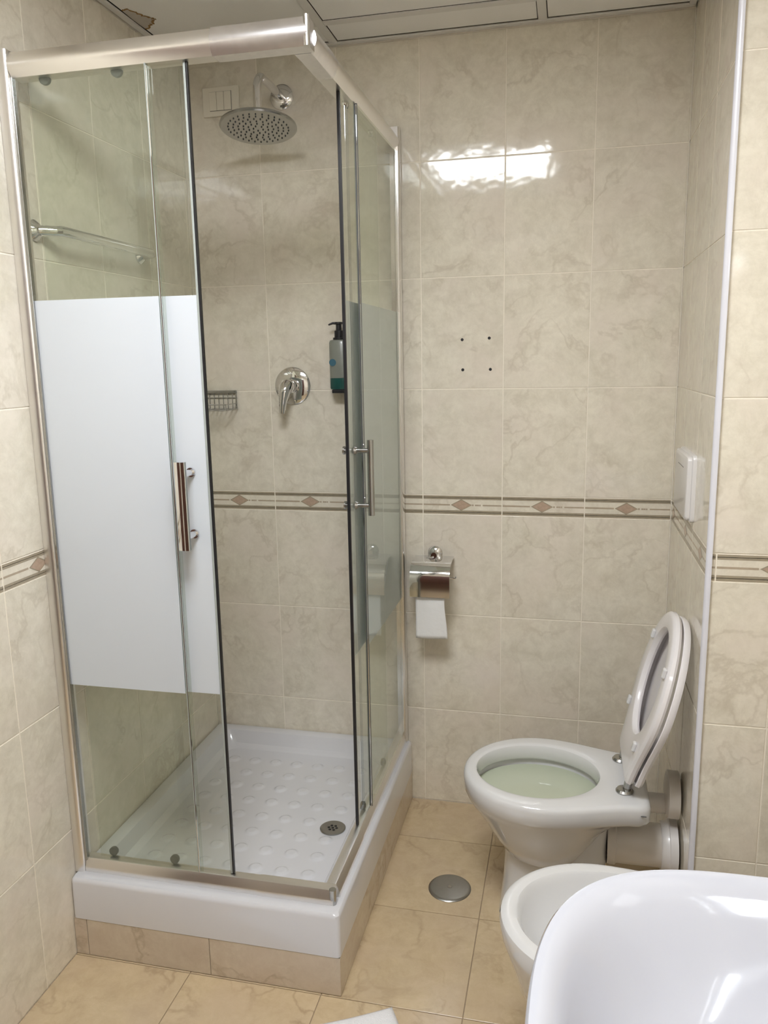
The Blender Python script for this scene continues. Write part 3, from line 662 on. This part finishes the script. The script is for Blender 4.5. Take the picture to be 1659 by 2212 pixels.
# ------------------------------------------------------------------ toilet
YT = -0.466
to = thing('toilet', 'white ceramic toilet with raised seat and lid in the tiled alcove', 'toilet', (0, YT, 0))
XT, XM, XB, WM = 0.942, 1.150, 1.418, 0.194
def wid(x, g=0.0, back=0.138):
    if x <= XM:
        t = (XM-x)/(XM-XT-g); return (WM-g)*math.sqrt(max(0, 1-t*t))
    t = (x-XM)/(XB-XM); return (WM-g)-(WM-back)*(t*t*(3-2*t))
def outline(z, g=0.0, back=0.138, xb=XB, n=26, r=0.03):
    """egg plan with squared rear: list of points counter-clockwise from the tip"""
    top = []
    for k in range(n):
        a = PI/2*k/(n-1); x = XM-(XM-XT-g)*math.cos(a); top.append((x, wid(x, g, back)))
    m_ = 12
    for k in range(1, m_): x = XM+(xb-g-r-XM)*k/m_; top.append((x, wid(x, g, back)))
    yb = wid(xb-g-r, g, back)
    for k in range(0, 7): a = PI/2*k/6; top.append((xb-g-r+r*math.sin(a), yb-r+r*math.cos(a)))
    pts = [Vector((x, -y, z)) for x, y in top]+[Vector((x, y, z)) for x, y in top[::-1][0:-1]]
    return pts
def oval(cx_, a, b, z, cnt, cy0=0.0, sq=2.0):
    pts = []
    for k in range(cnt):
        t = PI+2*PI*k/cnt; c, s_ = math.cos(t), math.sin(t)
        pts.append(Vector((cx_+a*abs(c)**(2/sq)*math.copysign(1, c), cy0+b*abs(s_)**(2/sq)*math.copysign(1, s_), z)))
    return pts
def blend(r0, r1, t, z):
    return [Vector((p.x*(1-t)+q_.x*t, p.y*(1-t)+q_.y*t, z)) for p, q_ in zip(r0, r1)]
def arclen(pts, cnt):
    """resample closed ring to cnt points by length"""
    L = [0]; P2 = pts+[pts[0]]
    for i in range(len(pts)): L.append(L[-1]+(P2[i+1]-P2[i]).length)
    out = []; i = 0
    for k in range(cnt):
        t = L[-1]*k/cnt
        while L[i+1] < t: i += 1
        f_ = (t-L[i])/max(1e-9, L[i+1]-L[i]); out.append(P2[i].lerp(P2[i+1], f_))
    return out
CN = 96
R = lambda z, g=0.0, back=0.138: arclen(outline(z, g, back), CN)
ov = lambda cx_, a, b, z, sq=2.0: arclen(oval(cx_, a, b, z, 160, 0, sq), CN)
ZR = 0.400
q = MB()
q.loft([ov(1.160, 0.04, 0.045, 0.162), ov(1.160, 0.082, 0.092, 0.172), ov(1.158, 0.112, 0.122, 0.195), ov(1.155, 0.138, 0.144, 0.235), blend(ov(1.150, 0.162, 0.163, 0.3), R(0.3, 0.03), 0.12, 0.285),
        blend(ov(1.145, 0.190, 0.176, 0.3), R(0.3, 0.012), 0.35, 0.325), blend(ov(1.145, 0.197, 0.186, 0.3), R(0.3, 0.006), 0.55, 0.340), R(0.345, 0.006), R(0.352, 0.001), R(0.385, 0.0), R(0.394, 0.003), R(0.3985, 0.008), R(ZR, 0.014),
        blend(R(0.4, 0.014), ov(1.138, 0.168, 0.145, 0.4), 0.75, ZR), ov(1.138, 0.167, 0.144, ZR), ov(1.138, 0.162, 0.139, ZR-0.003), ov(1.138, 0.159, 0.136, ZR-0.010), ov(1.138, 0.159, 0.136, ZR-0.038), ov(1.138, 0.163, 0.140, ZR-0.044),
        ov(1.138, 0.176, 0.152, ZR-0.050), ov(1.138, 0.160, 0.140, ZR-0.10), ov(1.145, 0.09, 0.08, ZR-0.19), ov(1.15, 0.03, 0.03, ZR-0.20)])
q.make('bowl', M_CERAMIC, to, smooth=True)
q = MB(); q.loft([ov(1.185, 0.143, 0.118, 0.0, 3.5), ov(1.185, 0.140, 0.115, 0.02, 3.5), ov(1.188, 0.135, 0.098, 0.10, 3.2), ov(1.190, 0.132, 0.090, 0.22, 3.2), ov(1.195, 0.130, 0.095, 0.32, 3.0)]); q.make('pedestal', M_CERAMIC, to, smooth=True)
q = MB(); q.loft([ov(1.138, 0.168, 0.1445, ZR-0.064), ov(1.138, 0.1682, 0.1448, ZR-0.0625)]); q.make('water', M_WATER, to)
q = MB(); q.box((1.392, -0.1415, 0.376), (1.405, -0.1385, 0.3775)); q.make('maker_mark', M_DGREY, to)
q = MB(); q.tube([(1.37, -0.10, 0.352), (1.37, -0.10, 0.328)], 0.005, 10); q.make('seat_bolt', M_DGREY, to, smooth=True)
# seat and lid, tilted back
tilt = math.radians(75.0)
HX, HZ = 1.355, 0.424
def tiltm(off): # local: s along the seat from the hinge, w across, n = normal toward the front
    s_ = Vector((math.cos(tilt)*1.0, 0, math.sin(tilt))); n_ = Vector((-math.sin(tilt), 0, math.cos(tilt)))
    return lambda s, w, n: Vector((HX, 0, HZ))+s_*s+Vector((0, 1, 0))*w+n_*(n+off)
def seat_ring(g, L=0.440, W=0.190, wb=0.125):
    pts = []; sm = 0.235; n = 26
    for k in range(n): a = PI/2*k/(n-1); s = sm+(L-g-sm)*math.cos(a); pts.append((s, (W-g)*math.sin(a)))
    for k in range(1, 12):
        t = k/12; s = sm-(sm-g-0.02)*t; pts.append((s, (W-g)-(W-wb)*(t*t*(3-2*t))))
    yb = pts[-1][1]; sb = pts[-1][0]
    for k in range(0, 6): a = PI/2*k/5; pts.append((sb-0.02*math.sin(a), yb-0.02+0.02*math.cos(a)))
    return pts+[(s, -w) for s, w in pts[::-1][:-1]]
def seat_r(T, g, n, **kw): return arclen([T(s, w, n) for s, w in seat_ring(g, **kw)], CN)
def open_r(T, g, n):
    return arclen([T(0.256+(0.137+g)*math.cos(t), (0.124+g)*math.sin(t), n) for t in [2*PI*k/160 for k in range(160)]], CN)
T = tiltm(0.0)
q = MB(); rg = [seat_r(T, 0.004, -0.010), seat_r(T, 0.0, -0.004), seat_r(T, 0.001, 0.004), seat_r(T, 0.006, 0.0085), seat_r(T, 0.013, 0.010), open_r(T, 0.012, 0.010), open_r(T, 0.005, 0.0085), open_r(T, 0.001, 0.004), open_r(T, 0.0, -0.004), open_r(T, 0.004, -0.010)]
rg.append(rg[0]); q.loft(rg, False, False); q.make('seat', M_SEAT, to, smooth=True)
T2 = tiltm(-0.026)
q = MB(); q.loft([seat_r(T2, 0.012, -0.009, L=0.434), seat_r(T2, 0.004, -0.007, L=0.434), seat_r(T2, 0.0, 0.0, L=0.434), seat_r(T2, 0.0005, 0.008, L=0.434), seat_r(T2, 0.003, 0.010, L=0.434), seat_r(T2, 0.007, 0.009, L=0.434), seat_r(T2, 0.009, 0.003, L=0.434), seat_r(T2, 0.014, -0.002, L=0.434)]); q.make('lid', M_SEAT, to, smooth=True)
for s, w in ((0.340, 0.125), (0.335, -0.146), (0.135, 0.140), (0.118, -0.105)):
    q = MB(); c = [T(s+a, w+b, n) for n in (0.0095, 0.019) for a, b in ((-0.012, -0.009), (0.012, -0.009), (0.012, 0.009), (-0.012, 0.009))]
    q.add(c, [(0,1,2,3),(4,5,6,7),(0,1,5,4),(1,2,6,5),(2,3,7,6),(3,0,4,7)]); o = q.make('bumper', M_CERAMIC, to)
    bv = o.modifiers.new('round', 'BEVEL'); bv.width = 0.004; bv.segments = 3
for w in (0.096, -0.070):
    q = MB(); q.lathe([(0, 0.0), (0.022, 0.0), (0.022, 0.003), (0.018, 0.008), (0, 0.009)], (0, 0, 1), (1.357, w, 0.4), 28); q.tube([(1.362, w, 0.406), (1.366, w, 0.428)], 0.010, 14); q.make('hinge', M_CHROMED, to, smooth=True)
# waste and flush pipes into the wall
q = MB(); q.lathe([(0, 0), (0.058, 0), (0.060, 0.004), (0.060, 0.02), (0.0555, 0.024), (0.0545, 0.135), (0, 0.135)], (1, 0, 0), (1.322, 0.0, 0.217), 40); q.make('waste_pipe', M_PIPE, to, smooth=True)
q = MB(); q.lathe([(0, 0), (0.060, 0.0), (0.063, 0.004), (0.066, 0.018), (0.071, 0.020), (0.071, 0.039), (0, 0.039)], (1, 0, 0), (1.457, 0.0, 0.217), 40); q.make('pipe_collar', M_PLASTIC, to, smooth=True)
q = MB(); q.tube([(1.33, 0, 0.335), (1.47, 0, 0.338)], 0.0255, 24); q.make('flush_pipe', M_PIPE, to, smooth=True)
q = MB(); q.lathe([(0, 0), (0.026, 0.0), (0.052, 0.003), (0.0600, 0.006), (0.0600, 0.033), (0, 0.033)], (1, 0, 0), (1.462, 0.0, 0.366), 40); q.make('pipe_rosette', M_PIPE, to, smooth=True)

# ------------------------------------------------------------------ bidet
bd = thing('bidet', 'white ceramic bidet with open bowl standing between toilet and washbasin', 'bidet', (0, -1.012, 0))
def bring(z, g=0.0, n=26):
    XTb, XMb, XBb, Wb = 1.084, 1.285, 1.690, 0.182; pts = []
    for k in range(n): a = PI/2*k/(n-1); pts.append((XMb-(XMb-XTb-g)*math.cos(a), (Wb-g)*math.sin(a)))
    for k in range(1, 12): t = k/12; pts.append((XMb+(XBb-g-0.03-XMb)*t, (Wb-g)-(0.045)*(t*t*(3-2*t))))
    yb = pts[-1][1]
    for k in range(7): a = PI/2*k/6; pts.append((XBb-g-0.03+0.03*math.sin(a), yb-0.03+0.03*math.cos(a)))
    return arclen([Vector((x, -y, z)) for x, y in pts]+[Vector((x, y, z)) for x, y in pts[::-1][:-1]], CN)
q = MB(); q.loft([ov(1.33, 0.17, 0.10, 0.0, 3), ov(1.33, 0.165, 0.095, 0.03, 3), ov(1.34, 0.16, 0.10, 0.14, 2.5), blend(ov(1.33, 0.20, 0.14, 0.2), bring(0.2, 0.03), 0.4, 0.23), bring(0.31, 0.016), bring(0.345, 0.004), bring(0.375, 0.0), bring(0.385, 0.003), bring(0.390, 0.010), bring(0.3905, 0.018),
    blend(bring(0.39, 0.03), ov(1.31, 0.192, 0.150, 0.39, 2.2), 0.8, 0.389), ov(1.31, 0.188, 0.146, 0.385, 2.2), ov(1.31, 0.182, 0.140, 0.370, 2.2), ov(1.31, 0.165, 0.125, 0.320, 2.2), ov(1.31, 0.13, 0.095, 0.275, 2.1), ov(1.31, 0.06, 0.05, 0.258), ov(1.31, 0.02, 0.02, 0.256)])
q.make('bowl', M_CERAMIC, bd, smooth=True)
q = MB(); q.lathe([(0, 0), (0.022, 0), (0.022, 0.003), (0, 0.004)], (0, 0, 1), (1.31, 0, 0.2575), 24); q.make('drain', M_CHROME, bd, smooth=True)
q = MB(); q.lathe([(0, 0), (0.024, 0), (0.022, 0.05), (0.020, 0.075), (0, 0.08)], (0, 0, 1), (1.60, 0, 0.3905), 24); q.tube([(1.60, 0, 0.43), (1.53, 0, 0.45), (1.50, 0, 0.435)], 0.010, 12); q.tube([(1.60, 0, 0.465), (1.57, 0.0, 0.495)], [0.008, 0.006], 10); q.make('tap', M_CHROME, bd, smooth=True)

# ------------------------------------------------------------------ washbasin
sk = thing('washbasin', 'large glossy white washbasin with rounded corners mounted on the side wall', 'basin', (0, -1.820, 0.85))
def sring(g, z, gx=0.0, e0=3.0, gy=0.0, n=160):
    A, Bh, cx_ = 0.277-g, 0.310-g, 1.4465+gx; pts = []
    for k in range(n):
        t = 2*PI*k/n+PI; c, s_ = math.cos(t), math.sin(t); f_ = max(0.0, (e0-2.0))
        e_ = e0 if c < 0 else e0+5*abs(c)*f_
        pts.append(Vector((cx_+A*abs(c)**(2/e_)*math.copysign(1, c), gy+Bh*abs(s_)**(2/e_)*math.copysign(1, s_), z)))
    return pts
q = MB(); q.loft([sring(0.16, -0.20, 0.06), sring(0.10, -0.175, 0.04), sring(0.045, -0.13, 0.02), sring(0.016, -0.075), sring(0.004, -0.03), sring(0.0, -0.010), sring(0.0012, -0.004), sring(0.004, 0.0), sring(0.009, 0.0010), sring(0.016, -0.001), sring(0.026, -0.007, 0, 2.95),
    sring(0.038, -0.018, -0.004, 2.85), sring(0.052, -0.033, -0.012, 2.7), sring(0.068, -0.051, -0.022, 2.5), sring(0.088, -0.071, -0.035, 2.35), sring(0.112, -0.092, -0.050, 2.2), sring(0.140, -0.111, -0.066, 2.1), sring(0.172, -0.127, -0.082, 2.0), sring(0.208, -0.139, -0.096, 2.0), sring(0.245, -0.146, -0.106, 2.0), sring(0.265, -0.148, -0.108, 2.0)])
q.make('basin', M_BASIN, sk, smooth=True)
q = MB(); q.lathe([(0, 0), (0.024, 0), (0.023, 0.003), (0, 0.005)], (0, 0, 1), (1.3385, 0, -0.1485), 28); q.make('drain', M_CHROME, sk, smooth=True)

# ------------------------------------------------------------------ floor cleanout cover
fc = thing('floor_drain_cover', 'round brushed steel drain cover set in the floor between shower and bidet', 'drain cover', (0.899, -0.452, 0))
q = MB(); q.lathe([(0, 0.0), (0.0605, 0.0), (0.0605, 0.0012), (0.057, 0.0042), (0.052, 0.0048), (0, 0.0052)], (0, 0, 1), (0, 0, 0), 56); q.make('plate', M_STEEL, fc, smooth=True)
q = MB(); q.lathe([(0.004, 0.0050), (0.0065, 0.0050), (0.006, 0.0060), (0.0045, 0.0060)], (0, 0, 1), (0, 0, 0), 20); q.make('screw', M_CHROMED, fc, smooth=True)

# ------------------------------------------------------------------ white bath mat
c0 = Vector((0.830, -0.905)); e1 = Vector((-0.885, -0.465)).normalized(); e2 = Vector((0.50, -0.866)).normalized()
vs = []; fs = []; na, nb = 60, 44
for top in (1, 0):
    for j in range(nb+1):
        for i in range(na+1):
            u, v = i/na, j/nb; ed = min(min(u, 1-u)*0.62, min(v, 1-v)*0.42); p = c0+e1*0.62*u+e2*0.42*v
            wv = 0.002*noise.noise(Vector((u*9, v*7, 3)))
            h = (0.004+0.006*min(1, ed/0.010)+wv*min(1, ed/0.03)) if top else 0.0006
            p = p+e2*0.004*math.sin(u*9)*(1-v)
            vs.append((p.x, p.y, h))
K = (na+1)*(nb+1)
for j in range(nb):
    for i in range(na):
        k = j*(na+1)+i; fs.append((k, k+1, k+na+2, k+na+1)); fs.append((K+k, K+k+na+1, K+k+na+2, K+k+1))
edge = [i for i in range(na+1)]+[j*(na+1)+na for j in range(1, nb+1)]+[nb*(na+1)+i for i in range(na-1, -1, -1)]+[j*(na+1) for j in range(nb-1, 0, -1)]
fs += [(edge[k], edge[(k+1) % len(edge)], edge[(k+1) % len(edge)]+K, edge[k]+K) for k in range(len(edge))]
tag(obj('bath_mat', mesh('bath_mat', vs, fs, M_TOWEL, smooth=True)), 'white towelling bath mat lying on the beige floor before the shower', 'mat')
